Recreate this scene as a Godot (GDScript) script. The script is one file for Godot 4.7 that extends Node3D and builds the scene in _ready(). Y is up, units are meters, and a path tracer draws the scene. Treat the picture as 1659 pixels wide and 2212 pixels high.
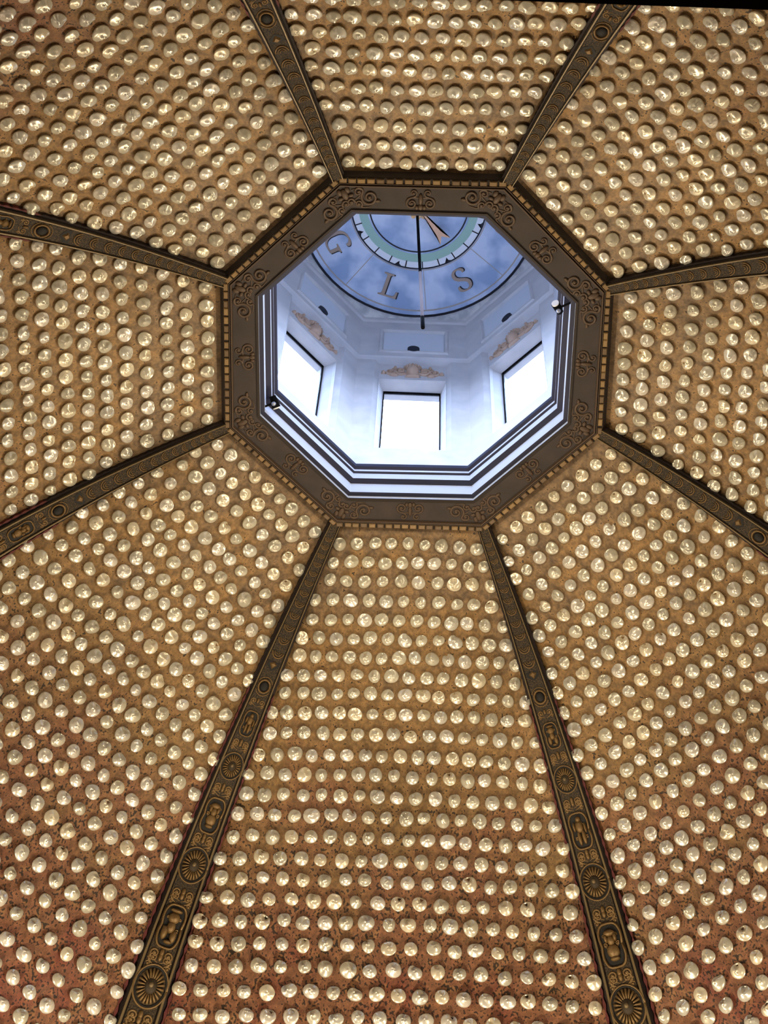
extends Node3D
# An octagonal shell-encrusted dome seen from a doorway, looking up into its daylit lantern.
# Plan coordinates: x to the right, y away from the camera, z up from the oculus plane.
const H := 9.636                       # height of the oculus above the floor
const CAM := Vector3(-0.0201, -3.6566, -8.0864)
const TILT := 1.06211533
const YAW := -0.02462435
const ROLL := 0.06145632
const FOCAL := 3897.4                  # pixels of the 2212 high frame
const LX := -0.012                     # the lantern stands a little off the axis of the ring
# vertices of the oculus ring, its opening and the jewels of the ribs (irregular, as built)
const RING := [Vector2(.930, .356), Vector2(.382, .924), Vector2(-.379, .932), Vector2(-.929, .406), Vector2(-.928, -.377), Vector2(-.396, -.908), Vector2(.392, -.920), Vector2(.906, -.414)]
const OPEN := [Vector2(.772, .306), Vector2(.324, .768), Vector2(-.319, .782), Vector2(-.770, .331), Vector2(-.777, -.314), Vector2(-.328, -.761), Vector2(.302, -.766), Vector2(.761, -.341)]
const JEWEL := [Vector2(1.741, .732), Vector2(.717, 1.731), Vector2(-.715, 1.721), Vector2(-1.729, .728), Vector2(-1.730, -.730), Vector2(-.705, -1.744), Vector2(.734, -1.721), Vector2(1.733, -.722)]
const ROWS := [1.12, 1.222, 1.322, 1.430, 1.531, 1.629, 1.723, 1.817, 1.908, 2.0, 2.099, 2.199, 2.288, 2.380, 2.465, 2.557, 2.645, 2.725, 2.804, 2.884, 2.964, 3.043, 3.121, 3.199, 3.27, 3.34, 3.41, 3.47, 3.53, 3.58, 3.63, 3.67, 3.71, 3.74]
const WHERE := ["far right", "far", "far left", "left", "near left", "near", "near right", "right"]

var M := {}
var rng := RandomNumberGenerator.new()
var cam_basis := Basis()
var cam_at := Vector3()
var used := {}


# ---------------------------------------------------------------- helpers
func g(x: float, y: float, z: float) -> Vector3:
	return Vector3(x, z + H, -y)

func numbered(called: String) -> String:
	var n: int = used.get(called, -1) + 1
	used[called] = n
	return called if n == 0 else "%s_%03d" % [called, n]

func tag(o: Node, label := "", category := "", group := "", kind := "") -> void:
	if label: o.set_meta("label", label)
	if category: o.set_meta("category", category)
	if group: o.set_meta("group", group)
	if kind: o.set_meta("kind", kind)

func base(called: String, at := Transform3D()) -> Node3D:
	var o := Node3D.new()
	o.name = numbered(called)
	add_child(o, true)
	o.transform = at
	return o

func put(called: String, mesh: Mesh, parent: Node, at := Transform3D()) -> MeshInstance3D:
	var o := MeshInstance3D.new()
	o.name = numbered(called) if parent == self else called
	o.mesh = mesh
	o.transform = at
	parent.add_child(o, true)
	return o

# triangles -> mesh; turned inside out when its signed volume says so
func make(t: PackedVector3Array, m: Material, smooth := false) -> ArrayMesh:
	var mid := Vector3()
	for p in t: mid += p
	mid /= float(maxi(t.size(), 1))
	var vol := 0.0
	for i in range(0, t.size(), 3):
		vol += (t[i] - mid).dot((t[i + 1] - mid).cross(t[i + 2] - mid))
	var st := SurfaceTool.new()
	st.begin(Mesh.PRIMITIVE_TRIANGLES)
	st.set_smooth_group(0 if smooth else -1)
	for i in range(0, t.size(), 3):
		if ((t[i + 1] - t[i]).cross(t[i + 2] - t[i])).length_squared() < 1e-18: continue
		st.add_vertex(t[i])
		if vol < 0.0:
			st.add_vertex(t[i + 1]); st.add_vertex(t[i + 2])
		else:
			st.add_vertex(t[i + 2]); st.add_vertex(t[i + 1])
	st.generate_normals()
	st.index()
	st.set_material(m)
	return st.commit()

func quad(t: PackedVector3Array, a: Vector3, b: Vector3, c: Vector3, d: Vector3) -> void:
	t.append_array([a, b, c, a, c, d])

func loft(t: PackedVector3Array, rings: Array, around := true, closed := false, cap := true) -> void:
	var n: int = rings[0].size()
	for i in rings.size() - (0 if closed else 1):
		var a: PackedVector3Array = rings[i]
		var b: PackedVector3Array = rings[(i + 1) % rings.size()]
		for j in n - (0 if around else 1):
			quad(t, a[j], a[(j + 1) % n], b[(j + 1) % n], b[j])
	if cap and not closed and around:
		var e: PackedVector3Array = rings[0]
		var f: PackedVector3Array = rings[rings.size() - 1]
		for j in range(1, n - 1):
			t.append_array([e[0], e[j + 1], e[j]])
			t.append_array([f[0], f[j], f[j + 1]])

func box(t: PackedVector3Array, lo: Vector3, hi: Vector3, xf := Transform3D()) -> void:
	var a := PackedVector3Array([xf * Vector3(lo.x, lo.y, lo.z), xf * Vector3(hi.x, lo.y, lo.z), xf * Vector3(hi.x, hi.y, lo.z), xf * Vector3(lo.x, hi.y, lo.z)])
	var b := PackedVector3Array([xf * Vector3(lo.x, lo.y, hi.z), xf * Vector3(hi.x, lo.y, hi.z), xf * Vector3(hi.x, hi.y, hi.z), xf * Vector3(lo.x, hi.y, hi.z)])
	loft(t, [a, b])

# a tube along points; r gives the radius at each, flat squeezes it in z
func tube(t: PackedVector3Array, pts: PackedVector3Array, r: PackedFloat32Array, seg := 6, flat := 1.0) -> void:
	var rings := []
	for i in pts.size():
		var d := (pts[mini(i + 1, pts.size() - 1)] - pts[maxi(i - 1, 0)]).normalized()
		var up := Vector3(0, 0, 1)
		if absf(d.z) > 0.9: up = Vector3(1, 0, 0)
		var s := d.cross(up).normalized()
		var u := s.cross(d).normalized() * flat
		var ring := PackedVector3Array()
		for j in seg:
			var a := TAU * j / seg
			ring.append(pts[i] + (s * cos(a) + u * sin(a)) * r[i])
		rings.append(ring)
	loft(t, rings)

func curl(t: PackedVector3Array, c: Vector2, r0: float, a0: float, turns: float, thick: float, flip := 1.0, tail := Vector2.INF, z := 0.0) -> void:
	# a volute: from an optional tail, along a shrinking spiral to an eye
	var pts := PackedVector3Array()
	var rr := PackedFloat32Array()
	var n := int(18 * turns) + 4
	if tail != Vector2.INF:
		var s := c + Vector2(cos(a0) * flip, sin(a0)) * r0
		var mid := c + Vector2(cos(a0 - .7) * flip, sin(a0 - .7)) * r0 * 1.35
		for i in 6:
			var f := i / 6.0
			var q := tail.lerp(mid, f).lerp(mid.lerp(s, f), f)
			pts.append(Vector3(q.x, q.y, z)); rr.append(thick * (.35 + .65 * f))
	for i in n + 1:
		var f := float(i) / n
		var a := a0 + f * turns * TAU
		var r := r0 * (1.0 - .80 * f)
		pts.append(Vector3(c.x + cos(a) * r * flip, c.y + sin(a) * r, z + thick * .5 * f)); rr.append(thick * (1.0 - .35 * f))
	tube(t, pts, rr, 6, .8)
	dome(t, Vector3(c.x, c.y, z), thick * 1.35, thick * 1.35, thick * 1.2, 8, 3)

func dome(t: PackedVector3Array, c: Vector3, rx: float, ry: float, h: float, n := 12, m := 4) -> void:
	var rings := []
	for i in m + 1:
		var f := PI * .5 * i / m
		var ring := PackedVector3Array()
		for j in n:
			var a := TAU * j / n
			ring.append(c + Vector3(cos(a) * rx * cos(f), sin(a) * ry * cos(f), h * sin(f)))
		rings.append(ring)
	loft(t, rings)

func oval_ring(t: PackedVector3Array, rx: float, ry: float, w: float, h: float, n := 24, z := 0.0, from := 0.0, to := TAU) -> void:
	var pts := PackedVector3Array()
	var rr := PackedFloat32Array()
	for i in n + 1:
		var a := lerpf(from, to, float(i) / n)
		pts.append(Vector3(cos(a) * rx, sin(a) * ry, z)); rr.append(w)
	tube(t, pts, rr, 6, h / w)

func outline(hx: float, hy: float, pinch: float, n := 28) -> PackedVector2Array:
	# a cartouche: round ended, drawn in at the waist
	var o := PackedVector2Array()
	for i in n:
		var a := TAU * i / n
		var c := cos(a)
		var s := sin(a)
		var x := signf(c) * pow(absf(c), .55) * hx
		var y := signf(s) * pow(absf(s), .75) * hy
		x *= 1.0 - pinch * (1.0 - smoothstep(0.0, .5, absf(y) / hy))
		o.append(Vector2(x, y))
	return o

func plate(t: PackedVector3Array, o: PackedVector2Array, z0: float, z1: float, grow := 1.0) -> void:
	var a := PackedVector3Array()
	var b := PackedVector3Array()
	for p in o:
		a.append(Vector3(p.x * grow, p.y * grow, z0)); b.append(Vector3(p.x * grow, p.y * grow, z1))
	var n := o.size()
	loft(t, [a, b], true, false, false)
	for j in n:
		t.append_array([Vector3(0, 0, z0), a[(j + 1) % n], a[j], Vector3(0, 0, z1), b[j], b[(j + 1) % n]])

func rim(t: PackedVector3Array, o: PackedVector2Array, w: float, h: float, z := 0.0) -> void:
	var pts := PackedVector3Array()
	var rr := PackedFloat32Array()
	for i in o.size() + 1:
		pts.append(Vector3(o[i % o.size()].x, o[i % o.size()].y, z)); rr.append(w)
	tube(t, pts, rr, 6, h / w)

# ---------------------------------------------------------------- the dome's lines
func prof(R: float) -> float:          # height of the rib face at radius R: an arc of 3.858 about (.1027, -3.7528)
	return -3.75278 + sqrt(maxf(0.0, 3.85799 * 3.85799 - (R - .10272) * (R - .10272)))

func rib_point(k: int, R: float, off: float) -> Vector3:
	var z := prof(R)
	var n := Vector2(R - .10272, z + 3.75278) / 3.85799
	var e: Vector2 = (JEWEL[k] - RING[k]).normalized()
	var q: Vector2 = RING[k] + e * (R + n.x * off - 1.0)
	return g(q.x, q.y, z + n.y * off)

func rib_frame(k: int, R: float, off := 0.0) -> Transform3D:
	# y climbs the rib towards the oculus, z points into the room
	var p := rib_point(k, R, -off)
	var y := (rib_point(k, R - .01, -off) - rib_point(k, R + .01, -off)).normalized()
	var z := (p - rib_point(k, R, .1)).normalized()
	return Transform3D(Basis(y.cross(z), y, z), p)

func rib_width(R: float) -> float:
	return .068 + .084 * (R - 1.0)

func panel_point(k: int, R: float, t: float, off: float) -> Vector3:
	return rib_point(k, R, off).lerp(rib_point((k + 1) % 8, R, off), t)

func arc_of(R: float) -> float:
	return 3.858 * (asin(clampf((R - .10272) / 3.85799, -1, 1)) - asin((1 - .10272) / 3.85799))

func project(p: Vector3) -> Vector3:
	var d := cam_basis.inverse() * (p - cam_at)
	return Vector3(829.5 + FOCAL * d.x / -d.z, 1106 - FOCAL * d.y / -d.z, -d.z)

func oct_at(i: int, t: float, z: float) -> Vector3:   # between the opening (0) and the ring line (1), and beyond
	var q: Vector2 = OPEN[i].lerp(RING[i], t)
	return g(q.x, q.y, z)

func lan(i: int, apothem: float, z: float) -> Vector3:
	var a := deg_to_rad(22.5 + 45 * i)
	var r := apothem / cos(PI / 8)
	return g(LX + r * cos(a), r * sin(a), z)

func hall(i: int, apothem: float, z: float) -> Vector3:
	var a := deg_to_rad(22.5 + 45 * i)
	var r := apothem / cos(PI / 8)
	return g(r * cos(a), r * sin(a), z)


# ---------------------------------------------------------------- materials
func mat(c: Color, rough := .7, metal := 0.0) -> StandardMaterial3D:
	var m := StandardMaterial3D.new()
	m.albedo_color = c
	m.roughness = rough
	m.metallic = metal
	return m

func noise_tex(freq: float, seed_: int, bump := 0.0, ramp: Gradient = null, kind := FastNoiseLite.TYPE_SIMPLEX_SMOOTH, size := 512) -> NoiseTexture2D:
	var n := FastNoiseLite.new()
	n.noise_type = kind
	n.frequency = freq
	n.seed = seed_
	n.fractal_octaves = 4
	var t := NoiseTexture2D.new()
	t.width = size; t.height = size
	t.seamless = true
	t.noise = n
	if bump > 0.0:
		t.as_normal_map = true
		t.bump_strength = bump
	if ramp: t.color_ramp = ramp
	return t

func ramp2(a: Color, b: Color, at0 := 0.0, at1 := 1.0) -> Gradient:
	var r := Gradient.new()
	r.offsets = PackedFloat32Array([at0, at1])
	r.colors = PackedColorArray([a, b])
	return r

func tri(m: StandardMaterial3D, scale: float) -> void:
	m.uv1_triplanar = true
	m.uv1_scale = Vector3.ONE * scale

func plaster_texture(sd: int) -> ImageTexture:
	# red lacquer under worn gold: gold towards the oculus, redder towards the walls, flecked with dark losses
	var S := 1280
	var layers := []
	for f in [[.005, 3], [.017, 3], [.06, 3], [.13, 2]]:
		var n := FastNoiseLite.new()
		n.noise_type = FastNoiseLite.TYPE_SIMPLEX_SMOOTH
		n.frequency = f[0]
		n.fractal_octaves = f[1]
		n.seed = sd + int(f[0] * 1000)
		layers.append(n.get_image(S, S, false, false, true).get_data())
	var a: PackedByteArray = layers[0]
	var b: PackedByteArray = layers[1]
	var c: PackedByteArray = layers[2]
	var d: PackedByteArray = layers[3]
	var top := M.paint_top as Color
	var gold := M.paint_gold as Color
	var low := M.paint_low as Color
	var red := M.paint_red as Color
	var out := PackedByteArray()
	out.resize(S * S * 3)
	var i := 0
	for y in S:
		var v := float(y) / S
		for x in S:
			var na := a[i] / 255.0 - .5
			var nb := b[i] / 255.0 - .5
			var nc := c[i] / 255.0 - .5
			var nd := d[i] / 255.0 - .5
			var h := v + na * .30 + nb * .16
			var col := top.lerp(gold, smoothstep(.0, .22, h))
			col = col.lerp(low, smoothstep(.30, .60, h))
			col = col.lerp(red, smoothstep(.62, .86, h))
			var worn := smoothstep(.10, .34, nb + nc * .5) * .5
			col = col.lerp(gold, worn * smoothstep(.1, .4, v))
			var k := 1.0 + nb * .22 + nc * .50 + nd * .34
			var fl := smoothstep(.17, .27, nd + nc * .42 + nb * .30 - .150 + .20 * smoothstep(.12, .6, v)) * .72
			k *= 1.0 - fl
			out[i * 3] = clampi(int(col.r * k * 255), 0, 255)
			out[i * 3 + 1] = clampi(int(col.g * k * 255), 0, 255)
			out[i * 3 + 2] = clampi(int(col.b * k * 255), 0, 255)
			i += 1
	return ImageTexture.create_from_image(Image.create_from_data(S, S, false, Image.FORMAT_RGB8, out))

func materials() -> void:
	M.paint_top = Color(.45, .365, .265)
	M.paint_gold = Color(.51, .395, .24)
	M.paint_low = Color(.50, .335, .23)
	M.paint_red = Color(.45, .205, .155)
	var grain := noise_tex(.02, 5, 4.0)
	for i in 2:
		var m := mat(Color.WHITE, .62)
		m.albedo_texture = plaster_texture(11 + 40 * i)
		m.normal_enabled = true
		m.normal_texture = grain
		m.normal_scale = .5
		M["plaster%d" % i] = m
	var pearl := [Color(.92, .91, .86), Color(.91, .91, .89), Color(.95, .92, .84), Color(.86, .85, .80), Color(.95, .94, .92)]
	for i in 5:
		var m := mat(pearl[i], .30, .45)
		m.metallic_specular = .75
		m.albedo_texture = noise_tex(.012, 30 + i, 0.0, ramp2(Color(.78, .76, .68), Color(1, 1, 1), .25, .6), FastNoiseLite.TYPE_SIMPLEX_SMOOTH, 256)
		tri(m, 9.0)
		M["pearl%d" % i] = m
	M.border = mat(Color(.10, .035, .028), .75)
	M.scallop = mat(Color(.32, .10, .09), .7)
	M.black = mat(Color(.018, .016, .016), .7)
	M.gilt = mat(Color(.44, .345, .205), .42, .35)
	M.gilt.normal_enabled = true
	M.gilt.normal_texture = noise_tex(.03, 8, 6.0)
	tri(M.gilt, 6.0)
	M.gilt_dark = mat(Color.WHITE, .6, .15)
	M.gilt_dark.albedo_texture = noise_tex(.05, 9, 0.0, ramp2(Color(.018, .013, .01), Color(.32, .25, .14), .42, .60), FastNoiseLite.TYPE_SIMPLEX_SMOOTH)
	M.gilt_dark.normal_enabled = true
	M.gilt_dark.normal_texture = noise_tex(.05, 9, 10.0)
	tri(M.gilt_dark, 5.0)
	M.gilt_light = mat(Color(.43, .365, .25), .45, .25)
	M.soffit = mat(Color.WHITE, .75)
	M.soffit.albedo_texture = noise_tex(.01, 14, 0.0, ramp2(Color(.165, .14, .135), Color(.22, .185, .175)))
	tri(M.soffit, 1.5)
	M.soffit_relief = mat(Color(.27, .205, .15), .6)
	M.dentil0 = mat(Color(.44, .35, .22), .5)
	M.dentil1 = mat(Color(.36, .28, .18), .5)
	M.dentil2 = mat(Color(.50, .40, .25), .5)
	M.groove = mat(Color(.12, .08, .05), .8)
	M.white = mat(Color.WHITE, .7)
	M.white.albedo_texture = noise_tex(.008, 17, 0.0, ramp2(Color(.77, .78, .80), Color(.86, .86, .87)))
	tri(M.white, 1.2)
	M.grey = mat(Color.WHITE, .8)
	M.grey.albedo_texture = noise_tex(.012, 18, 0.0, ramp2(Color(.74, .75, .76), Color(.90, .90, .89), .2, .75))
	tri(M.grey, 1.6)
	M.recess_shade = mat(Color(.08, .095, .20), .7)  # navy of the shaded recesses between the mouldings, put into colour
	M.moulding = mat(Color(.74, .79, .88), .7)
	M.pale_blue = mat(Color(.85, .885, .93), .7)
	M.relief = mat(Color(.78, .67, .58), .6)
	M.navy = mat(Color(.05, .07, .14), .6)
	M.iron = mat(Color(.03, .032, .045), .9)
	M.iron.metallic_specular = .2
	M.dial = mat(Color.WHITE, .7)
	M.dial.albedo_texture = noise_tex(.006, 21, 0.0, ramp2(Color(.60, .70, .84), Color(.80, .86, .95), .3, .72))
	tri(M.dial, 1.1)
	M.green = mat(Color(.62, .77, .72), .7)
	M.chalk = mat(Color(.90, .93, .96), .7)
	M.gold_line = mat(Color(.70, .66, .64), .7)
	M.letter = mat(Color(.66, .58, .52), .6)
	M.sun = mat(Color(.98, .80, .56), .5)
	M.arrow = mat(Color(.92, .74, .60), .5)
	M.rod = mat(Color(.46, .41, .41), .8)  # window light painted into the lower length of the hanging rod
	M.glass = mat(Color(.95, .97, 1.0, .06), .05)
	M.glass.transparency = BaseMaterial3D.TRANSPARENCY_ALPHA
	M.steel = mat(Color(.62, .65, .72), .3, .6)
	M.lens = mat(Color(.9, .92, .95), .2)
	M.velvet = mat(Color(.30, .06, .06), .9)
	M.marble = mat(Color.WHITE, .35)
	M.marble.albedo_texture = noise_tex(.01, 25, 0.0, ramp2(Color(.28, .22, .19), Color(.46, .38, .32)))
	tri(M.marble, .7)
	M.wood = mat(Color(.10, .075, .06), .6)
	M.stone = mat(Color(.42, .38, .33), .85)
	M.glow = mat(Color(1, .85, .65), .4)
	M.glow.emission_enabled = true
	M.glow.emission = Color(1.0, .80, .55)
	M.glow.emission_energy_multiplier = 3.0


# ---------------------------------------------------------------- scene
func _ready() -> void:
	rng.seed = 20240
	camera_and_light()
	materials()
	room()
	for k in 8: panel(k)
	for k in 8: rib(k)
	oculus()
	lantern()
	wind_rose()
	spotlights()
	uplights()

func camera_and_light() -> void:
	var cy := cos(YAW)
	var sy := sin(YAW)
	var f := Vector3(sy * cos(TILT), cy * cos(TILT), sin(TILT))
	var r := Vector3(cy, -sy, 0)
	var u := r.cross(f)
	var r2 := r * cos(ROLL) + u * sin(ROLL)
	var u2 := u * cos(ROLL) - r * sin(ROLL)
	var c = func(v: Vector3) -> Vector3: return Vector3(v.x, v.z, -v.y)
	cam_basis = Basis(c.call(r2), c.call(u2), -c.call(f))
	cam_at = g(CAM.x, CAM.y, CAM.z)
	var cam := Camera3D.new()
	cam.name = "camera"
	cam.fov = rad_to_deg(2.0 * atan(1106.0 / FOCAL))
	cam.near = .05
	cam.far = 200
	add_child(cam)
	cam.transform = Transform3D(cam_basis, cam_at)
	cam.current = true
	var sky := ProceduralSkyMaterial.new()
	sky.sky_top_color = Color(.70, .80, 1.0)
	sky.sky_horizon_color = Color(.76, .85, 1.0)
	sky.sky_curve = .3
	sky.ground_bottom_color = Color(.40, .42, .45)
	sky.ground_horizon_color = Color(.55, .58, .62)
	sky.sky_energy_multiplier = 3.25
	sky.ground_energy_multiplier = 0.8
	var e := Environment.new()
	e.background_mode = Environment.BG_SKY
	e.sky = Sky.new()
	e.sky.sky_material = sky
	e.tonemap_mode = Environment.TONE_MAPPER_LINEAR
	e.tonemap_exposure = 1.0
	e.sdfgi_enabled = true
	e.ssao_enabled = true
	e.ssil_enabled = true
	var w := WorldEnvironment.new()
	w.name = "world"
	w.environment = e
	add_child(w)
	# eight uplights on the walls throw warm light across the hall to the far side of the vault
	for k in 8:
		var a := deg_to_rad(45.0 * k)
		var s := SpotLight3D.new()
		s.name = numbered("uplight_beam")
		s.light_color = Color(1.0, .92, .78)
		s.light_energy = 7.4
		s.spot_range = 30
		s.spot_angle = 17
		s.spot_angle_attenuation = .6
		s.spot_attenuation = 2
		s.light_size = .04
		s.shadow_enabled = true
		add_child(s, true)
		var p := g(3.08 * cos(a), 3.08 * sin(a), -3.36)
		s.look_at_from_position(p, g(-1.35 * cos(a), -1.35 * sin(a), -.2), Vector3.UP)
		var w2 := OmniLight3D.new()            # the same lamp's spill on the vault above it
		w2.name = numbered("uplight_spill")
		w2.light_color = s.light_color
		w2.light_energy = [.3, 3.4, 5.4, 3.4, .3, .25, .25, .25][k]
		w2.omni_range = 30
		w2.omni_attenuation = 2
		w2.light_size = .05
		w2.shadow_enabled = true
		add_child(w2, true)
		w2.position = p


func room() -> void:
	# walls of red velvet, floor, the doorway the camera stands in
	var sides := ["east", "northeast", "north", "northwest", "west", "southwest", "south", "southeast"]
	for k in 8:
		var a := deg_to_rad(45.0 * k)
		var xf := Transform3D(Basis(Vector3(sin(a), 0, cos(a)), Vector3.UP, Vector3(-cos(a), 0, sin(a))), g(0, 0, -H))
		# local: x along the wall, y up, z towards the centre
		var t := PackedVector3Array()
		var ai := 3.45
		var ao := 3.95
		var hi := ai * tan(PI / 8)
		var ho := ao * tan(PI / 8)
		var top := H - 2.62
		var rect := func(h: float, y0: float, y1: float, z: float) -> PackedVector3Array:
			return PackedVector3Array([xf * Vector3(-h, y0, z), xf * Vector3(h, y0, z), xf * Vector3(h, y1, z), xf * Vector3(-h, y1, z)])
		if k == 6:
			loft(t, [rect.call(ho, -.2, top, -ao), rect.call(hi, -.2, top, -ai), rect.call(.75, 0.0, 2.50, -ai), rect.call(.75, 0.0, 2.50, -ao)], true, true)
		else:
			loft(t, [rect.call(ho, -.2, top, -ao), rect.call(hi, -.2, top, -ai)])
		var w := put("wall_" + sides[k], make(t, M.velvet), self)
		tag(w, "red velvet hung wall below the dome on its %s side" % WHERE[(k + 1) % 8] if false else "red velvet hung octagon wall facing %s" % sides[(k + 4) % 8], "", "", "structure")
	var fl := PackedVector3Array()
	var r0 := PackedVector3Array()
	var r1 := PackedVector3Array()
	for i in 8:
		r0.append(hall(i, 4.2, -H - .2)); r1.append(hall(i, 4.2, -H))
	loft(fl, [r0, r1])
	tag(put("floor", make(fl, M.marble), self), "inlaid brown marble floor of the octagon hall", "", "", "structure")
	# cornice at the springing of the vault
	var rings := []
	for q in [[3.40, -2.95], [3.30, -2.80], [3.30, -2.72], [3.55, -2.62], [3.95, -2.62], [3.95, -2.95]]:
		var ring := PackedVector3Array()
		for i in 8: ring.append(hall(i, q[0], q[1]))
		rings.append(ring)
	var ct := PackedVector3Array()
	loft(ct, rings, true, true)
	tag(put("trim_1", make(ct, M.stone), self), "stone cornice running round the foot of the shell vault", "", "", "structure")
	# vestibule behind the doorway
	var vt := PackedVector3Array()
	var y0 := -3.95
	var y1 := -6.0
	for b in [[-1.1, -.9, y0, y1, 0., 2.8], [.9, 1.1, y0, y1, 0., 2.8], [-1.1, 1.1, y1 - .2, y1, 0., 2.8], [-1.1, 1.1, y0, y1 - .2, 2.8, 3.0], [-1.1, 1.1, y0 + .1, y1 - .2, -.2, 0.0]]:
		box(vt, Vector3(b[0], b[4], minf(-b[2], -b[3])), Vector3(b[1], b[5], maxf(-b[2], -b[3])))
	tag(put("wall_vestibule", make(vt, M.stone), self), "plain stone vestibule behind the doorway", "", "", "structure")
	# dark door casing: the lintel shows along the top edge of the view
	var d := base("door_1")
	tag(d, "dark wooden door casing whose lintel crosses the top edge of the view", "", "", "structure")
	var lt := PackedVector3Array()
	box(lt, Vector3(-.85, 2.487, 3.437), Vector3(.85, 2.60, 3.60))
	put("lintel", make(lt, M.wood), d)
	for s in [-1, 1]:
		var jt := PackedVector3Array()
		box(jt, Vector3(minf(s * .75, s * .85), 0, 3.437), Vector3(maxf(s * .75, s * .85), 2.487, 3.46))
		put("jamb", make(jt, M.wood), d)


var shell_mesh := []

func make_shell(v: int) -> ArrayMesh:
	# a mother of pearl valve, round side out, nicked and hollowed towards the hinge (up)
	var n := 18
	var p := rng.randf() * TAU
	var q := rng.randf() * TAU
	var nick := rng.randf_range(.03, .20)
	var oval := rng.randf_range(.0, .06)
	var hollow := rng.randf_range(.22, .75)
	var crest := rng.randf_range(.03, .13)
	var peak := rng.randf_range(.65, 1.25)
	var swirl := rng.randf_range(-1.2, 1.2)
	var eye := Vector2(rng.randf_range(-.16, .16), rng.randf_range(-.06, .22))
	var rings := []
	for s in [[.74, -.20], [.84, .16], [1.0, .40], [.97, .50], [.85, .60], [.67, .74], [.48, .87], [.30, .98], [.12, 1.04]]:
		var ring := PackedVector3Array()
		for j in n:
			var a := TAU * j / n
			var dd := angle_difference(a, PI * .5 + swirl * (1.0 - s[0]))
			var hinge := exp(-dd * dd / .22)
			var r := 1.0 + oval * cos(2 * a + p) + .025 * cos(3 * a + q) - nick * hinge
			var h: float = s[1]
			if h > .36:
				h = .4 + (h - .4) * peak
				h -= hollow * exp(-dd * dd / .30) * smoothstep(.12, .5, s[0]) * (1.0 - .45 * smoothstep(.8, 1.0, s[0]))
				h += crest * cos(a * 2 + q + 9.0 * (1.0 - s[0])) * smoothstep(1.0, .7, s[0])
			var c: Vector2 = eye * (1.0 - s[0])
			ring.append(Vector3(c.x + cos(a) * r * s[0], c.y + sin(a) * r * s[0], h))
		rings.append(ring)
	var t := PackedVector3Array()
	loft(t, rings)
	return make(t, M["pearl%d" % (v % 5)], true)


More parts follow.
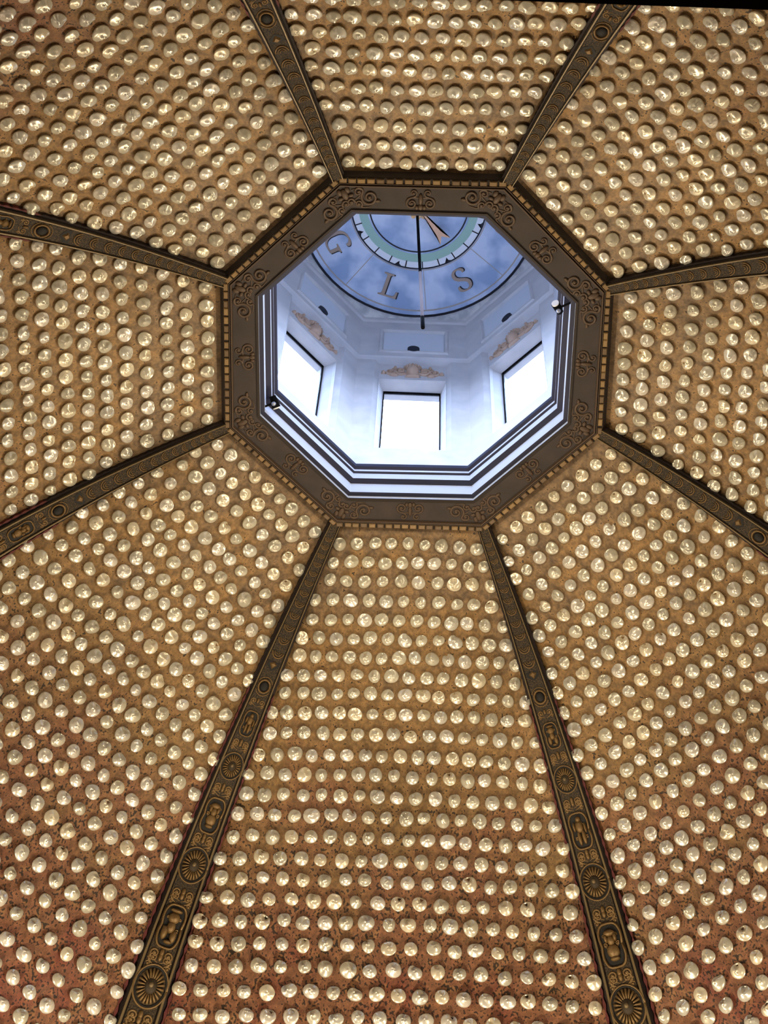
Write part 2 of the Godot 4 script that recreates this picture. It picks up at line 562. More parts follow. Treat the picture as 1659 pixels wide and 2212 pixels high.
func panel(k: int) -> void:
	if shell_mesh.is_empty():
		for v in 20: shell_mesh.append(make_shell(v))
	var l := (k + 1) % 8
	# --- the curved field: inner face, outer face and edges
	var st := SurfaceTool.new()
	st.begin(Mesh.PRIMITIVE_TRIANGLES)
	st.set_smooth_group(0)
	var nv := 44
	var nu := 8
	var total := arc_of(3.80)
	var quads := []
	for off in [.052, .32]:
		for i in nv:
			for j in nu:
				var c := []
				for e in [[i, j], [i + 1, j], [i + 1, j + 1], [i, j + 1]]:
					c.append([.985 + (3.80 - .985) * e[0] / nv, float(e[1]) / nu])
				if off > .1: c.reverse()
				quads.append([c, off, off])
	for side in 4:
		for i in (nv if side < 2 else nu):
			var c := []
			for e in ([i, i + 1] as Array):
				c.append([.985 + (3.80 - .985) * e / nv, float(side)] if side < 2 else [(.985 if side == 2 else 3.80), float(e) / nu])
			quads.append([[c[0], c[1], c[1], c[0]], .052, .32])
	for qd in quads:
		var pt := []
		for j in 4:
			var c: Array = qd[0][j]
			var off: float = qd[1] if j < 2 else qd[2]
			pt.append([panel_point(k, c[0], c[1], off), Vector2(.5 + (c[1] - .5) * .7654 * c[0] / 3.2 * (1 if k % 4 < 2 else -1), arc_of(maxf(c[0], 1.0)) / total)])
		for j in [0, 2, 1, 0, 3, 2]:
			st.set_uv(pt[j][1])
			st.add_vertex(pt[j][0])
	st.generate_normals()
	st.generate_tangents()
	st.set_material(M["plaster%d" % (k % 2)])
	var o := base("ceiling_panel")
	var names := ["far right diagonal", "far", "far left diagonal", "left", "near left diagonal", "near", "near right diagonal", "right"]
	var places := ["below and right of the daylit opening", "below the daylit opening at the foot of the picture", "below and left of the daylit opening", "left of the daylit opening", "above and left of the daylit opening", "above the daylit opening", "above and right of the daylit opening", "right of the daylit opening"]
	tag(o, "gold and red vault panel set with rows of pearl shells, %s" % places[k], "", "", "structure")
	put("plaster_field", st.commit(), o)
	# --- the shells
	var all := []
	var shift: float = [.0, .0, -.01, -.02, -.035, -.042, -.03, -.015][k]
	for i in ROWS.size():
		var R: float = ROWS[i] + (shift if i < 24 else 0.0)
		var len_ := panel_point(k, R, 0, .052).distance_to(panel_point(k, R, 1, .052))
		var pitch := .0845 + .0035 * clampf(R - 1.1, 0, 1) + .0215 * clampf((R - 2.1) / .9, 0, 1)
		var half := len_ * .5 - rib_width(R) * .47
		var count := int(2 * half / pitch)
		var gap := 2 * half / maxf(count, 1)
		var phase := rng.randf_range(.25, .75) if i else .5
		for j in range(-1, count + 2):
			var x := -half + (j + phase) * gap + rng.randf_range(-.0045, .0045)
			if absf(x) > half + .004: continue
			var Rj := R + rng.randf_range(-.005, .005) - .012 * (1 - pow(x / half, 2)) + .006
			var t := .5 + x / len_
			var p := panel_point(k, Rj, t, .052)
			var u := (panel_point(k, Rj, t + .01, .052) - p).normalized()
			var up := (panel_point(k, Rj - .02, t, .052) - panel_point(k, Rj + .02, t, .052)).normalized()
			var n := u.cross(up).normalized()
			if n.dot(p - panel_point(k, Rj, t, .2)) < 0: n = -n
			var size := lerpf(.0338, .0388, clampf((R - 1.1) / 1.9, 0, 1)) * rng.randf_range(.90, 1.10)
			var b := Basis(up.cross(n), up, n)
			b = b * Basis(Vector3(0, 0, 1), rng.randfn(0, .35)) * Basis(Vector3(1, 0, 0), rng.randfn(0, .09)) * Basis(Vector3(0, 1, 0), rng.randfn(0, .09))
			b = b.scaled_local(Vector3(size * rng.randf_range(.94, 1.06), size * rng.randf_range(.94, 1.06), size))
			var s := project(p)
			var seen := s.x > -20 and s.x < 1679 and s.y > -20 and s.y < 2232
			all.append([size / s.z if seen else 0.0, Transform3D(b, p), rng.randi() % 20])
	all.sort_custom(func(a, b): return a[0] > b[0])
	var rest := []
	for i in all.size():
		if i < 300 and all[i][0] > 0.0:
			put("shell", shell_mesh[all[i][2]], o, all[i][1])
		else:
			rest.append(all[i][1])
	var mm := MultiMesh.new()
	mm.transform_format = MultiMesh.TRANSFORM_3D
	mm.mesh = shell_mesh[0]
	mm.instance_count = rest.size()
	for i in rest.size(): mm.set_instance_transform(i, rest[i])
	var mi := MultiMeshInstance3D.new()
	mi.name = "shell_rows"
	mi.multimesh = mm
	mi.set_meta("kind", "stuff")
	o.add_child(mi, true)


var orn := {}

func sweep(k: int, hx0: float, hx1: float, z0: float, z1: float, R0: float, R1: float, n := 60, wob := 0.0) -> PackedVector3Array:
	# a bar along the rib between two fractions of its width
	var rings := []
	for i in n + 1:
		var R := lerpf(R0, R1, float(i) / n)
		var f := rib_frame(k, R)
		var w := rib_width(R)
		var j := wob * (1.0 if i % 2 else -1.0)
		rings.append(PackedVector3Array([f * Vector3(hx0 * w - j * w, 0, z0), f * Vector3(hx1 * w + j * w, 0, z0), f * Vector3(hx1 * w + j * w, 0, z1), f * Vector3(hx0 * w - j * w, 0, z1)]))
	var t := PackedVector3Array()
	loft(t, rings)
	return t

func ornaments() -> void:
	# unit ornaments, one unit = the width of the rib
	var t := PackedVector3Array()
	oval_ring(t, .235, .27, .030, .05, 14, .0, PI * 1.02, PI * 1.98)
	oval_ring(t, .15, .17, .022, .045, 12, .0, PI, TAU)
	oval_ring(t, .07, .08, .018, .035, 8, .0, PI, TAU)
	orn.scale = make(t, M.gilt, true)
	t = PackedVector3Array()
	dome(t, Vector3(), .165, .19, .10, 18, 4)
	orn.stone = make(t, M.black, true)
	t = PackedVector3Array()
	oval_ring(t, .21, .245, .04, .07)
	oval_ring(t, .29, .36, .02, .035, 20, 0, PI * .15, PI * .85)
	oval_ring(t, .29, .36, .02, .035, 20, 0, PI * 1.15, PI * 1.85)
	orn.setting = make(t, M.gilt, true)
	# tip: a little kite on black where the scales end
	t = PackedVector3Array()
	plate(t, PackedVector2Array([Vector2(-.26, .12), Vector2(.26, .12), Vector2(.22, -.10), Vector2(0, -.26), Vector2(-.22, -.10)]), -.02, .012)
	orn.tip_field = make(t, M.black)
	t = PackedVector3Array()
	loft(t, [PackedVector3Array([Vector3(-.16, .02, .012), Vector3(0, -.18, .012), Vector3(.16, .02, .012), Vector3(0, .12, .012)]), PackedVector3Array([Vector3(-.09, .0, .07), Vector3(0, -.10, .07), Vector3(.09, .0, .07), Vector3(0, .07, .07)])])
	orn.tip = make(t, M.gilt)
	# cartouche
	var o := outline(.24, .47, .16)
	t = PackedVector3Array()
	plate(t, o, -.02, .014)
	orn.field = make(t, M.black)
	t = PackedVector3Array()
	rim(t, outline(.275, .51, .14), .030, .05, .015)
	orn.frame = make(t, M.gilt, true)
	for v in 3:
		t = PackedVector3Array()
		if v == 0:      # an urn
			for b in [[0., -.28, .10, .06], [0., -.12, .13, .16], [0., .10, .08, .12], [0., .26, .12, .08], [-.09, .16, .04, .10], [.09, .16, .04, .10]]:
				dome(t, Vector3(b[0], b[1], .012), b[2], b[3], .08, 12, 3)
		elif v == 1:    # a mask with drapery
			for b in [[0., .18, .12, .13], [0., -.02, .09, .14], [-.10, -.16, .07, .16], [.09, -.20, .07, .15], [0., .34, .13, .05], [.02, -.33, .09, .05]]:
				dome(t, Vector3(b[0], b[1], .012), b[2], b[3], .09, 12, 3)
		else:           # a small standing figure
			for b in [[0.01, .30, .065, .08], [0., .10, .10, .16], [-.055, -.18, .05, .20], [.055, -.17, .055, .20], [-.12, .12, .035, .13], [.13, .05, .035, .14]]:
				dome(t, Vector3(b[0], b[1], .012), b[2], b[3], .085, 12, 3)
		for sd in [-1.0, 1.0]:
			curl(t, Vector2(sd * .125, .02 - .10 * v), .045, 1.2, 1.1, .016, sd, Vector2(sd * .03, -.16), .02)
			curl(t, Vector2(sd * .11, .22 - .04 * v), .035, -.8, 1.0, .014, sd, Vector2(sd * .02, .34), .02)
		orn["figure%d" % v] = make(t, M.gilt, true)
	# medallion: a rayed oval with a boss
	t = PackedVector3Array()
	var mo := PackedVector2Array()
	for i in 28: mo.append(Vector2(cos(TAU * i / 28) * .33, sin(TAU * i / 28) * .42))
	plate(t, mo, -.02, .012)
	orn.medal_field = make(t, M.gilt_dark)
	t = PackedVector3Array()
	oval_ring(t, .345, .435, .03, .03, 28, .004)
	orn.medal_line = make(t, M.black, true)
	t = PackedVector3Array()
	for i in 22:
		var a := TAU * i / 22
		var d := Vector3(cos(a) * .29, sin(a) * .38, .03)
		var c := Vector3(cos(a) * .13, sin(a) * .17, .07)
		var pts := PackedVector3Array([c, c.lerp(d, .5) + Vector3(0, 0, .012), d])
		tube(t, pts, PackedFloat32Array([.014, .026, .034]), 5, .8)
	orn.rays = make(t, M.gilt, true)
	t = PackedVector3Array()
	dome(t, Vector3(0, 0, .02), .15, .19, .13, 16, 4)
	orn.boss_dark = make(t, M.gilt_dark, true)
	t = PackedVector3Array()
	dome(t, Vector3(-.01, .02, .13), .055, .065, .055, 12, 3)
	orn.boss = make(t, M.gilt_light, true)
	t = PackedVector3Array()
	oval_ring(t, .375, .47, .026, .05, 28)
	orn.medal_frame = make(t, M.gilt, true)
	# paired scrolls that fill the spaces between
	t = PackedVector3Array()
	for s in [-1.0, 1.0]:
		curl(t, Vector2(s * .15, .02), .10, -.9, 1.4, .026, s, Vector2(s * .02, -.16))
		curl(t, Vector2(s * .22, -.13), .055, .4, 1.1, .02, s)
	dome(t, Vector3(0, .06, 0), .05, .10, .06, 10, 3)
	orn.scroll = make(t, M.gilt, true)


func rib(k: int) -> void:
	if orn.is_empty(): ornaments()
	var o := base("ceiling_rib")
	var places := ["rising from the right edge towards the lower right corner of the opening", "rising from the bottom edge, right of the middle", "rising from the bottom edge, left of the middle", "rising from the left edge towards the lower left corner of the opening", "falling from the left edge above the middle", "falling from the top edge, left of the opening", "falling from the top edge, right of the opening", "falling from the right edge above the middle"]
	tag(o, "dark carved and gilded vault rib %s" % places[k], "", "", "structure")
	put("border", make(sweep(k, -.49, .49, -.05, -.012, 1.0, 3.79, 150, .012), M.border), o)
	for s in [-1.0, 1.0]:
		var lo := minf(s * .5, s * .455)
		var hi := maxf(s * .5, s * .455)
		put("scalloped_edge", make(sweep(k, lo, hi, -.045, -.004, 1.9, 3.79, 90, .014), M.scallop), o)
	put("band", make(sweep(k, -.40, .40, -.03, .002, 1.0, 3.79), M.groove), o)
	put("carved_field", make(sweep(k, -.285, .285, -.02, .006, 1.0, 3.79), M.gilt_dark), o)
	for s in [-1.0, 1.0]:
		put("fillet", make(sweep(k, minf(s * .37, s * .325), maxf(s * .37, s * .325), -.02, .014, 1.0, 3.79), M.gilt_light), o)
	var place := func(called: String, mesh: Mesh, R: float, up := 0.0, size := 1.0, parent: Node = null) -> MeshInstance3D:
		var w := rib_width(R)
		var f := rib_frame(k, R, .006)
		f.origin += f.basis.y * up * w
		return put(called, mesh, o, f * Transform3D(Basis.from_scale(Vector3.ONE * w * size), Vector3()))
	# scales grow from the ring down to the jewel
	var R := 1.70
	for i in 13:
		var sc = place.call("scale", orn.scale, R)
		R -= rib_width(R) * .56
		if R < 1.06: break
	place.call("tip_field", orn.tip_field, 1.765)
	place.call("kite", orn.tip, 1.765)
	place.call("setting", orn.setting, 1.876)
	place.call("jewel", orn.stone, 1.876)
	var carts := [2.059, 2.480, 2.918, 3.315]
	var meds := [2.259, 2.685, 3.122, 3.47]
	for i in 4:
		var c: MeshInstance3D = place.call("cartouche", orn.field, carts[i], 0.0, .95 if i else .85)
		put("figure", orn["figure%d" % ((i + k) % 3)], c, Transform3D(Basis.from_scale(Vector3(1.2, 1.1, 1.3)), Vector3()))
		put("frame", orn.frame, c)
		var m: MeshInstance3D = place.call("medallion", orn.medal_field, meds[i], 0.0, .95 if i else .88)
		put("rays", orn.rays, m)
		put("boss", orn.boss_dark, m)
		put("bead", orn.boss, m)
		put("groove", orn.medal_line, m)
		put("frame", orn.medal_frame, m)
	for q in [1.955, 2.155, 2.165, 2.36, 2.372, 2.578, 2.592, 2.80, 2.815, 3.02, 3.035, 3.22, 3.235]:
		place.call("scroll", orn.scroll, q)


func oct_solid(pts: Array, m: Material, smooth := false) -> ArrayMesh:
	# a closed section [t, z] carried round the oculus
	var rings := []
	for q in pts:
		var ring := PackedVector3Array()
		for i in 8: ring.append(oct_at(i, q[0], q[1]))
		rings.append(ring)
	var t := PackedVector3Array()
	loft(t, rings, true, true)
	return make(t, m, smooth)

func side_frame(i: int, t: float, s: float, z: float) -> Transform3D:
	# on side i (from vertex i to i+1) of the ring: x along the side, y outwards, z down into the room
	var a := oct_at(i, t, z)
	var b := oct_at((i + 1) % 8, t, z)
	var x := (a - b).normalized()
	var zz := Vector3.DOWN
	var y := zz.cross(x)
	return Transform3D(Basis(x, y, zz), a.lerp(b, s))

func oculus() -> void:
	var o := base("trim_oculus")
	tag(o, "dark brown octagonal oculus ring with scroll relief framing the lantern opening", "", "", "structure")
	put("ring_soffit", oct_solid([[0.0, .0], [.80, .0], [1.10, .004], [1.12, .02], [1.28, .06], [1.28, .16], [0.0, .16]], M.soffit), o)
	put("edge_bead", oct_solid([[-.027, -.003], [.045, -.008], [.055, .004], [-.027, .0045]], M.groove), o)
	put("fillet", oct_solid([[.80, -.002], [.815, -.014], [.85, -.014], [.865, -.002], [.865, .01], [.80, .01]], M.soffit_relief), o)
	put("fillet", oct_solid([[.885, -.001], [.89, -.008], [.91, -.008], [.915, -.001], [.915, .01], [.885, .01]], M.soffit_relief), o)
	put("groove_band", oct_solid([[.92, -.002], [1.10, -.002], [1.12, .03], [.92, .03]], M.groove), o)
	# dentils: small gilt blocks, eighteen to a side
	var dm := []
	for v in 3:
		var t := PackedVector3Array()
		loft(t, [PackedVector3Array([Vector3(-.5, -.5, -.3), Vector3(.5, -.5, -.3), Vector3(.5, .5, -.3), Vector3(-.5, .5, -.3)]), PackedVector3Array([Vector3(-.5, -.5, .7), Vector3(.5, -.5, .7), Vector3(.5, .5, .7), Vector3(-.5, .5, .7)]), PackedVector3Array([Vector3(-.38, -.36, 1), Vector3(.38, -.36, 1), Vector3(.38, .36, 1), Vector3(-.38, .36, 1)])])
		dm.append(make(t, M["dentil%d" % v]))
	for i in 8:
		var len_: float = (RING[i] as Vector2).distance_to(RING[(i + 1) % 8])
		for j in 18:
			var f := side_frame(i, 1.005, (j + .5 + rng.randf_range(-.06, .06)) / 18.0, -.002)
			put("dentil", dm[rng.randi() % 3], o, f * Transform3D(Basis.from_scale(Vector3(len_ / 18 * rng.randf_range(.74, .84), .021, rng.randf_range(.008, .012))), Vector3()))
	# relief: scrolls folded round each corner, a palmette at the middle of each side
	var t := PackedVector3Array()
	for s in [-1.0, 1.0]:
		curl(t, Vector2(s * .042, .020), .026, -1.0, 1.4, .0058, s, Vector2(s * .004, -.006))
		curl(t, Vector2(s * .034, -.030), .019, 1.6, 1.2, .005, s, Vector2(s * .004, -.004))
		dome(t, Vector3(s * .018, .040, 0), .010, .013, .008, 8, 2)
	dome(t, Vector3(0, 0, 0), .011, .030, .010, 10, 3)
	dome(t, Vector3(0, .038, 0), .012, .016, .009, 10, 3)
	var palm := make(t, M.soffit_relief, true)
	t = PackedVector3Array()
	for s in [-1.0, 1.0]:
		# each half lies along its own side of the corner, which folds by 45 degrees
		var h := PackedVector3Array()
		curl(h, Vector2(.112, -.002), .040, 2.6, 1.5, .0075, 1.0, Vector2(.026, .034))
		curl(h, Vector2(.060, .024), .022, .4, 1.2, .0058, 1.0, Vector2(.02, -.03))
		curl(h, Vector2(.060, -.034), .018, -.6, 1.2, .0055, 1.0, Vector2(.12, -.046))
		dome(h, Vector3(.148, -.020, 0), .016, .009, .008, 8, 2)
		var turn := Transform3D(Basis(Vector3(0, 0, 1), -PI / 8), Vector3())
		for p in h:
			var q := turn * p
			t.append(Vector3(q.x * s, q.y, q.z))
	var knot := PackedVector3Array()
	dome(knot, Vector3(0, .012, 0), .016, .030, .012, 14, 3)
	for sd in [-1.0, 1.0]:
		dome(knot, Vector3(sd * .020, .028, 0), .012, .018, .009, 10, 3)
		dome(knot, Vector3(sd * .026, -.002, 0), .014, .010, .009, 10, 3)
	curl(knot, Vector2(-.012, -.034), .020, -.5, 1.2, .006, -1.0)
	curl(knot, Vector2(.012, -.034), .020, -.5, 1.2, .006, 1.0)
	var half := t.size() / 2
	var corner_r := make(t.slice(0, half), M.soffit_relief, true)
	var corner_l := make(t.slice(half), M.soffit_relief, true)
	var corner_k := make(knot, M.soffit_relief, true)
	for i in 8:
		put("palmette", palm, o, side_frame(i, .44, .5, -.001))
		var c := oct_at(i, .46, -.001)
		var y := (oct_at(i, 1, 0) - oct_at(i, 0, 0)).normalized()
		var f := Transform3D(Basis(y.cross(Vector3.DOWN), y, Vector3.DOWN), c)
		var kn := put("corner_scroll", corner_k, o, f)
		put("volute", corner_r, kn)
		put("volute", corner_l, kn)


func lantern() -> void:
	# stepped white mouldings above the opening
	var rings := []
	for q in [[-.0035, .005], [-.0035, .026], [-.024, .030], [-.024, .122], [-.050, .132], [-.050, .186], [-.060, .192], [-.060, .212], [-.073, .222], [-.073, .250], [-.055, .258], [.10, .270], [.14, .270], [.14, .02]]:
		var ring := PackedVector3Array()
		for i in 8:
			var v: Vector2 = OPEN[i]
			var f: float = 1.0 + q[0] / (v.length() * cos(PI / 8))
			ring.append(g(v.x * f, v.y * f, q[1]))
		rings.append(ring)
	var t := PackedVector3Array()
	loft(t, rings, true, true)
	var mo := base("trim_2")
	tag(mo, "stepped white mouldings with painted shade strips just inside the oculus opening", "", "", "structure")
	put("white_mouldings", make(t, M.moulding), mo)
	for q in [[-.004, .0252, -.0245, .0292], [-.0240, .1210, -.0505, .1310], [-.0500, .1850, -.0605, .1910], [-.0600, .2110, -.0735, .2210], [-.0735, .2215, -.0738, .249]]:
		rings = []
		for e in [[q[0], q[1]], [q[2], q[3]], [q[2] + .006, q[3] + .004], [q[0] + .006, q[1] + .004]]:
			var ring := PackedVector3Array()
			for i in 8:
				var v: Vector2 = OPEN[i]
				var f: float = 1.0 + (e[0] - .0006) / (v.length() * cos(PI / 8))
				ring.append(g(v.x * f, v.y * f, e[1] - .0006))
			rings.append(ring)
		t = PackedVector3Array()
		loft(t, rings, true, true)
		put("shade_strip", make(t, M.recess_shade), mo)  # dark strip paints the recess shade onto the underside of each step
	var AP := .802
	var D := .16
	for k in 8:
		var a := deg_to_rad(45.0 * k)
		var xf := Transform3D(Basis(Vector3(sin(a), 0, cos(a)), Vector3.UP, Vector3(-cos(a), 0, sin(a))), g(LX, 0, 0))
		# local: x along, y up, z towards the axis (wall face at z = -AP)
		var rect := func(h: float, y0: float, y1: float, d: float) -> PackedVector3Array:
			return PackedVector3Array([xf * Vector3(-h, y0, -AP - d), xf * Vector3(h, y0, -AP - d), xf * Vector3(h, y1, -AP - d), xf * Vector3(-h, y1, -AP - d)])
		var tn := tan(PI / 8)
		t = PackedVector3Array()
		loft(t, [rect.call((AP + D) * tn, .06, 1.80, D), rect.call(AP * tn, .06, 1.80, 0.0), rect.call(.226, .625, 1.785, 0.0), rect.call(.200, .640, 1.775, .026), rect.call(.196, .642, 1.566, .026), rect.call(.193, .644, 1.566, .050), rect.call(.166, .650, 1.560, .116), rect.call(.166, .650, 1.560, D)], true, true)
		var w := base("wall_lantern")
		var names := ["right", "far right", "far", "far left", "left", "near left", "near", "near right"]
		tag(w, "pale blue white lantern wall with a deep window recess on the %s side" % names[k], "", "", "structure")
		put("plaster", make(t, M.white), w)
		# gilt foliage above the window
		t = PackedVector3Array()
		var z := .0
		for s in [-1.0, 1.0]:
			curl(t, Vector2(s * .072, .000), .034, -2.2, 1.5, .0105, s, Vector2(s * .022, -.045))
			curl(t, Vector2(s * .132, -.012), .030, 2.2, 1.4, .0095, s, Vector2(s * .098, .050))
			dome(t, Vector3(s * .172, -.022, z), .016, .009, .012, 8, 2)
			dome(t, Vector3(s * .104, .036, z), .012, .018, .012, 8, 2)
			dome(t, Vector3(s * .110, -.046, z), .026, .010, .010, 8, 2)
			dome(t, Vector3(s * .044, .044, z), .013, .018, .012, 8, 2)
		dome(t, Vector3(0, -.005, z), .040, .050, .024, 14, 4)
		for i in 5:
			var b := (i - 2) * .42
			dome(t, Vector3(sin(b) * .045, .01 + cos(b) * .052, z), .013, .020, .016, 8, 2)
		dome(t, Vector3(0, -.055, z), .050, .008, .012, 10, 2)
		put("gilt_relief", make(t, M.relief, true), w, xf * Transform3D(Basis.from_scale(Vector3(1, 1.16, 2.0)), Vector3(0, 1.668, -AP - .028)))
		# frieze above the cornice: stepped panel, round vent
		var fx := xf * Transform3D(Basis(Vector3(1, 0, 0), atan(.022 / .48)), Vector3(0, 1.80, -AP + .017))
		var fr := func(h: float, y0: float, y1: float, d: float) -> PackedVector3Array:
			return PackedVector3Array([fx * Vector3(-h, y0, d), fx * Vector3(h, y0, d), fx * Vector3(h, y1, d), fx * Vector3(-h, y1, d)])
		t = PackedVector3Array()
		loft(t, [fr.call(.42, 0., .50, -.17), fr.call(.326, 0., .50, 0.0), fr.call(.212, .045, .36, 0.0), fr.call(.204, .053, .352, .010), fr.call(.192, .063, .340, .010), fr.call(.184, .070, .332, -.010)])
		put("frieze", make(t, M.white), w)
		t = PackedVector3Array()
		loft(t, [fr.call(.1835, .0705, .3315, -.012), fr.call(.1835, .0705, .3315, -.006)])
		put("frieze_panel", make(t, M.pale_blue), w)
		t = PackedVector3Array()
		var ring0 := PackedVector3Array()
		var ring1 := PackedVector3Array()
		for j in 20:
			var b := TAU * j / 20
			ring0.append(fx * Vector3(cos(b) * .036, .090 + sin(b) * .036, -.01)); ring1.append(fx * Vector3(cos(b) * .036, .090 + sin(b) * .036, .012))
		loft(t, [ring0, ring1])
		put("vent", make(t, M.navy), w)
		# the window
		var wn := base("window_%d" % (k + 1))
		tag(wn, "tall bright window in a dark iron frame on the %s side of the lantern" % names[k], "", "", "structure")
		t = PackedVector3Array()
		loft(t, [rect.call(.168, .648, 1.562, .118), rect.call(.168, .648, 1.562, .104), rect.call(.162, .655, 1.548, .104), rect.call(.162, .655, 1.548, .118)], true, true)
		put("window_frame", make(t, M.iron), wn)
		t = PackedVector3Array()
		loft(t, [rect.call(.160, .655, 1.550, .113), rect.call(.160, .655, 1.550, .110)])
		put("pane", make(t, M.glass), wn)
	# cornice under the frieze, crown at the ceiling
	for s in [[[.83, 1.772], [.786, 1.782], [.779, 1.790], [.779, 1.802], [.83, 1.806]], [[.80, 2.245], [.750, 2.262], [.744, 2.283], [.80, 2.283]]]:
		rings = []
		for q in s:
			var ring := PackedVector3Array()
			for i in 8: ring.append(lan(i, q[0], q[1]))
			rings.append(ring)
		t = PackedVector3Array()
		loft(t, rings, true, true)
		var low: bool = s[0][1] < 2.0
		tag(put("trim_3" if low else "trim_4", make(t, M.white), self), "thin white cornice between the lantern windows and frieze" if low else "thin white crown moulding round the lantern ceiling", "", "", "structure")
	t = PackedVector3Array()
	var r0 := PackedVector3Array()
	var r1 := PackedVector3Array()
	for i in 8:
		r0.append(lan(i, 1.02, 2.282)); r1.append(lan(i, 1.02, 2.50))
	loft(t, [r0, r1])
	tag(put("ceiling_lantern", make(t, M.grey), self), "worn grey white ceiling of the lantern round the wind dial", "", "", "structure")


func ring_flat(r0: float, r1: float, z: float, h: float, from := 0.0, to := TAU, n := 72) -> PackedVector3Array:
	var rings := []
	for i in n + 1:
		var a := lerpf(from, to, float(i) / n)
		var ring := PackedVector3Array()
		for q in [[r0, z], [r1, z], [r1, z + h], [r0, z + h]]:
			ring.append(Vector3(q[0] * sin(a), -q[0] * cos(a), q[1]))
		rings.append(ring)
	var t := PackedVector3Array()
	loft(t, rings, true, to - from > 6.28)
	return t

func wind_rose() -> void:
	# local axes: x to the right, y towards the door, z down; angles run from the far side to the right
	var R := .7235
	var o := base("wind_rose", Transform3D(Basis(Vector3(1, 0, 0), Vector3(0, 0, 1), Vector3(0, -1, 0)), g(-.015, 0, 2.2799)))
	tag(o, "blue painted wind rose dial with letters on the lantern ceiling", "dial")
	var disc := PackedVector3Array()
	var d0 := PackedVector3Array()
	var d1 := PackedVector3Array()
	for i in 72:
		var a := TAU * i / 72
		d0.append(Vector3(R * sin(a), -R * cos(a), .0)); d1.append(Vector3(R * sin(a), -R * cos(a), .010))
	loft(disc, [d0, d1])
	put("dial_field", make(disc, M.dial), o)
	for q in [["outer_line", .985, 1.005, M.navy], ["gilt_line", .938, .950, M.gold_line], ["gilt_line", .572, .580, M.gold_line], ["chapter_line", .555, .567, M.navy], ["chapter_ring", .503, .556, M.chalk], ["green_band", .432, .503, M.green], ["inner_line", .406, .417, M.navy]]:
		put(q[0], make(ring_flat(R * q[1], R * q[2], .008, .004 if q[3] != M.navy else .0055), q[3]), o)
	for i in 24:
		var a := deg_to_rad(5.5 + 15 * i)
		var t := PackedVector3Array()
		box(t, Vector3(-.0035, -R * .562, .008), Vector3(.0035, -R * .498, .0135))
		put("tick", make(t, M.navy), o, Transform3D(Basis(Vector3(0, 0, 1), a), Vector3()))
	for i in 8:
		var a := deg_to_rad(-16 + 45 * i)
		var t := PackedVector3Array()
		var z0 := .008
		var z1 := .0132
		loft(t, [PackedVector3Array([Vector3(-.026, -R * .560, z0), Vector3(.026, -R * .560, z0), Vector3(.004, -R * .542, z0), Vector3(0, -R * .515, z0), Vector3(-.004, -R * .542, z0)]), PackedVector3Array([Vector3(-.026, -R * .560, z1), Vector3(.026, -R * .560, z1), Vector3(.004, -R * .542, z1), Vector3(0, -R * .515, z1), Vector3(-.004, -R * .542, z1)])])
		put("spike", make(t, M.navy), o, Transform3D(Basis(Vector3(0, 0, 1), a), Vector3()))
		t = PackedVector3Array()
		box(t, Vector3(-.0022, -R * .945, .008), Vector3(.0022, -R * .575, .0112))
		put("sector_line", make(t, M.gold_line), o, Transform3D(Basis(Vector3(0, 0, 1), deg_to_rad(6 + 45 * i)), Vector3()))
	var font := SystemFont.new()
	font.font_names = PackedStringArray(["Droid Serif"])
	for q in [["G", -63.0], ["L", -16.6], ["S", 31.0], ["O", 79.0]]:
		for sh in 2:
			var tm := TextMesh.new()
			tm.text = q[0]
			tm.font = font
			tm.font_size = 96
			tm.pixel_size = .00222
			tm.depth = .004
			tm.curve_step = 1.0
			tm.material = M.navy if sh == 0 else M.letter
			var a := deg_to_rad(q[1])
			var b := Basis(Vector3(0, 0, 1), a)
			# tops towards the centre; the dark copy lies behind as the painted edge
			put("letter_edge" if sh == 0 else "letter", tm, o, Transform3D(b, b * Vector3(.008 if sh == 0 else 0.0, -R * .755, .011 if sh == 0 else .014)))
	var t := PackedVector3Array()
	dome(t, Vector3(0, 0, .006), .080, .080, .040, 24, 5)
	for i in 16:
		var a := TAU * i / 16
		dome(t, Vector3(sin(a) * .080, cos(a) * .080, .006), .016, .016, .016, 6, 2)
	put("sun_boss", make(t, M.sun, true), o)
	# gilt arrow tail of the weather vane hand
	var ar := base("vane_arrow", Transform3D(o.transform.basis * Basis(Vector3(0, 0, 1), deg_to_rad(40)), o.position + Vector3(0, -.065, 0)))
	tag(ar, "gilt weathervane arrow with a forked tail across the wind rose centre", "arrow")
	t = PackedVector3Array()
	var pl := PackedVector2Array([Vector2(-.006, .20), Vector2(.006, .20), Vector2(.008, -.10), Vector2(.018, -.20), Vector2(.036, -.262), Vector2(.012, -.236), Vector2(0, -.222), Vector2(-.012, -.236), Vector2(-.036, -.262), Vector2(-.018, -.20), Vector2(-.008, -.10)])
	plate(t, pl, -.006, .006)
	put("shaft", make(t, M.arrow), ar)
	t = PackedVector3Array()
	plate(t, PackedVector2Array([Vector2(-.035, .20), Vector2(.035, .20), Vector2(0, .27)]), -.006, .006)
	put("head", make(t, M.arrow), ar)
	# the rod that hangs from the boss; its window lit length is painted pale
	var top := g(-.026, .0, 2.25)
	var end := g(.030, .0, .42)
	var rd := base("hanging_rod", Transform3D(Basis(), top))
	tag(rd, "thin dark rod, its window lit length painted pale, hanging from the centre of the wind rose", "rod")
	var dv := end - top
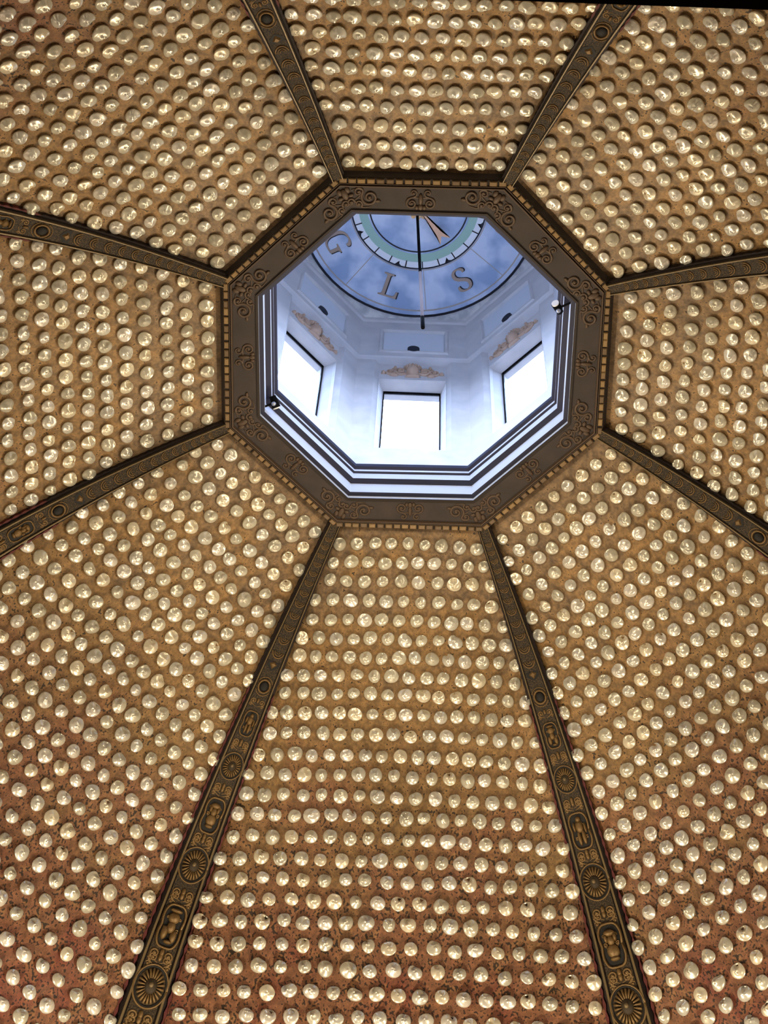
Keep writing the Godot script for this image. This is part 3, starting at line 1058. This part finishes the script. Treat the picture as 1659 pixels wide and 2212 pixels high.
	for q in [["upper_rod", 0.0, .585, .0085, M.iron], ["painted_lit_rod", .585, .925, .0085, M.rod], ["rod_tip", .925, 1.0, .0105, M.iron]]:
		t = PackedVector3Array()
		var rings := []
		for e in [q[1], q[2]]:
			var ring := PackedVector3Array()
			for j in 8: ring.append(dv * e + Vector3(cos(TAU * j / 8), 0, sin(TAU * j / 8)) * q[3])
			rings.append(ring)
		loft(t, rings)
		put(q[0], make(t, q[4], true), rd)


func cyl(t: PackedVector3Array, a: Vector3, b: Vector3, ra: float, rb: float, n := 12) -> void:
	var d := (b - a).normalized()
	var s := d.cross(Vector3(0, 1, 0) if absf(d.y) < .9 else Vector3(1, 0, 0)).normalized()
	var u := s.cross(d)
	var r0 := PackedVector3Array()
	var r1 := PackedVector3Array()
	for j in n:
		var c := s * cos(TAU * j / n) + u * sin(TAU * j / n)
		r0.append(a + c * ra); r1.append(b + c * rb)
	loft(t, [r0, r1])

func spotlights() -> void:
	for q in [[g(-.706, .288, .060), 156.5, "small black spotlight clamped to the white mouldings at the lower left corner"], [g(.684, -.287, .060), -28.0, "small black spotlight clamped to the white mouldings at the upper right corner"]]:
		var a := deg_to_rad(q[1])
		var inw := Vector3(-cos(a), 0, sin(a))
		var side := inw.cross(Vector3.UP)
		var o := base("spotlight", Transform3D(Basis(side, Vector3.UP, side.cross(Vector3.UP)).scaled(Vector3.ONE * 1.3), q[0]))
		tag(o, q[2], "spotlight", "spotlights on the lantern mouldings")
		var t := PackedVector3Array()
		# local z points out to the wall, so the arm runs along +z
		cyl(t, Vector3(0, 0, .066), Vector3(0, .0, 0.0), .0045, .0045, 8)
		cyl(t, Vector3(0, -.006, .056), Vector3(0, .006, .056), .012, .012, 10)
		put("bracket", make(t, M.iron, true), o)
		t = PackedVector3Array()
		cyl(t, Vector3(-.020, .0, -.006), Vector3(.024, .016, -.006), .017, .013, 14)
		put("housing", make(t, M.iron, true), o)
		t = PackedVector3Array()
		cyl(t, Vector3(-.020, .0, -.006), Vector3(-.025, -.002, -.006), .0145, .0145, 14)
		put("lens", make(t, M.lens), o)
		t = PackedVector3Array()
		dome(t, Vector3(0, 0, 0), .009, .009, .009, 10, 3)
		put("knob", make(t, M.steel, true), o, Transform3D(Basis(Vector3(1, 0, 0), PI * .5), Vector3(.004, -.014, -.006)))


func uplights() -> void:
	for k in 8:
		var a := deg_to_rad(45.0 * k)
		var p := g(3.12 * cos(a), 3.12 * sin(a), -3.40)
		var aim := (g(-2.1 * cos(a), -2.1 * sin(a), -.75) - p).normalized()
		var out := Vector3(cos(a), 0, -sin(a))
		var o := base("uplight", Transform3D(Basis(), p))
		var sides := ["east", "northeast", "north", "northwest", "west", "southwest", "south", "southeast"]
		tag(o, "warm uplight on a black bracket fixed to the %s wall" % sides[k], "uplight", "uplights round the hall")
		var t := PackedVector3Array()
		cyl(t, out * .325, Vector3(), .012, .012, 8)
		put("bracket", make(t, M.iron, true), o)
		t = PackedVector3Array()
		cyl(t, -aim * .16, aim * .010, .045, .055, 18)
		put("housing", make(t, M.iron, true), o)
		t = PackedVector3Array()
		cyl(t, aim * .010, aim * .014, .05, .05, 18)
		put("lamp_glass", make(t, M.glow), o)
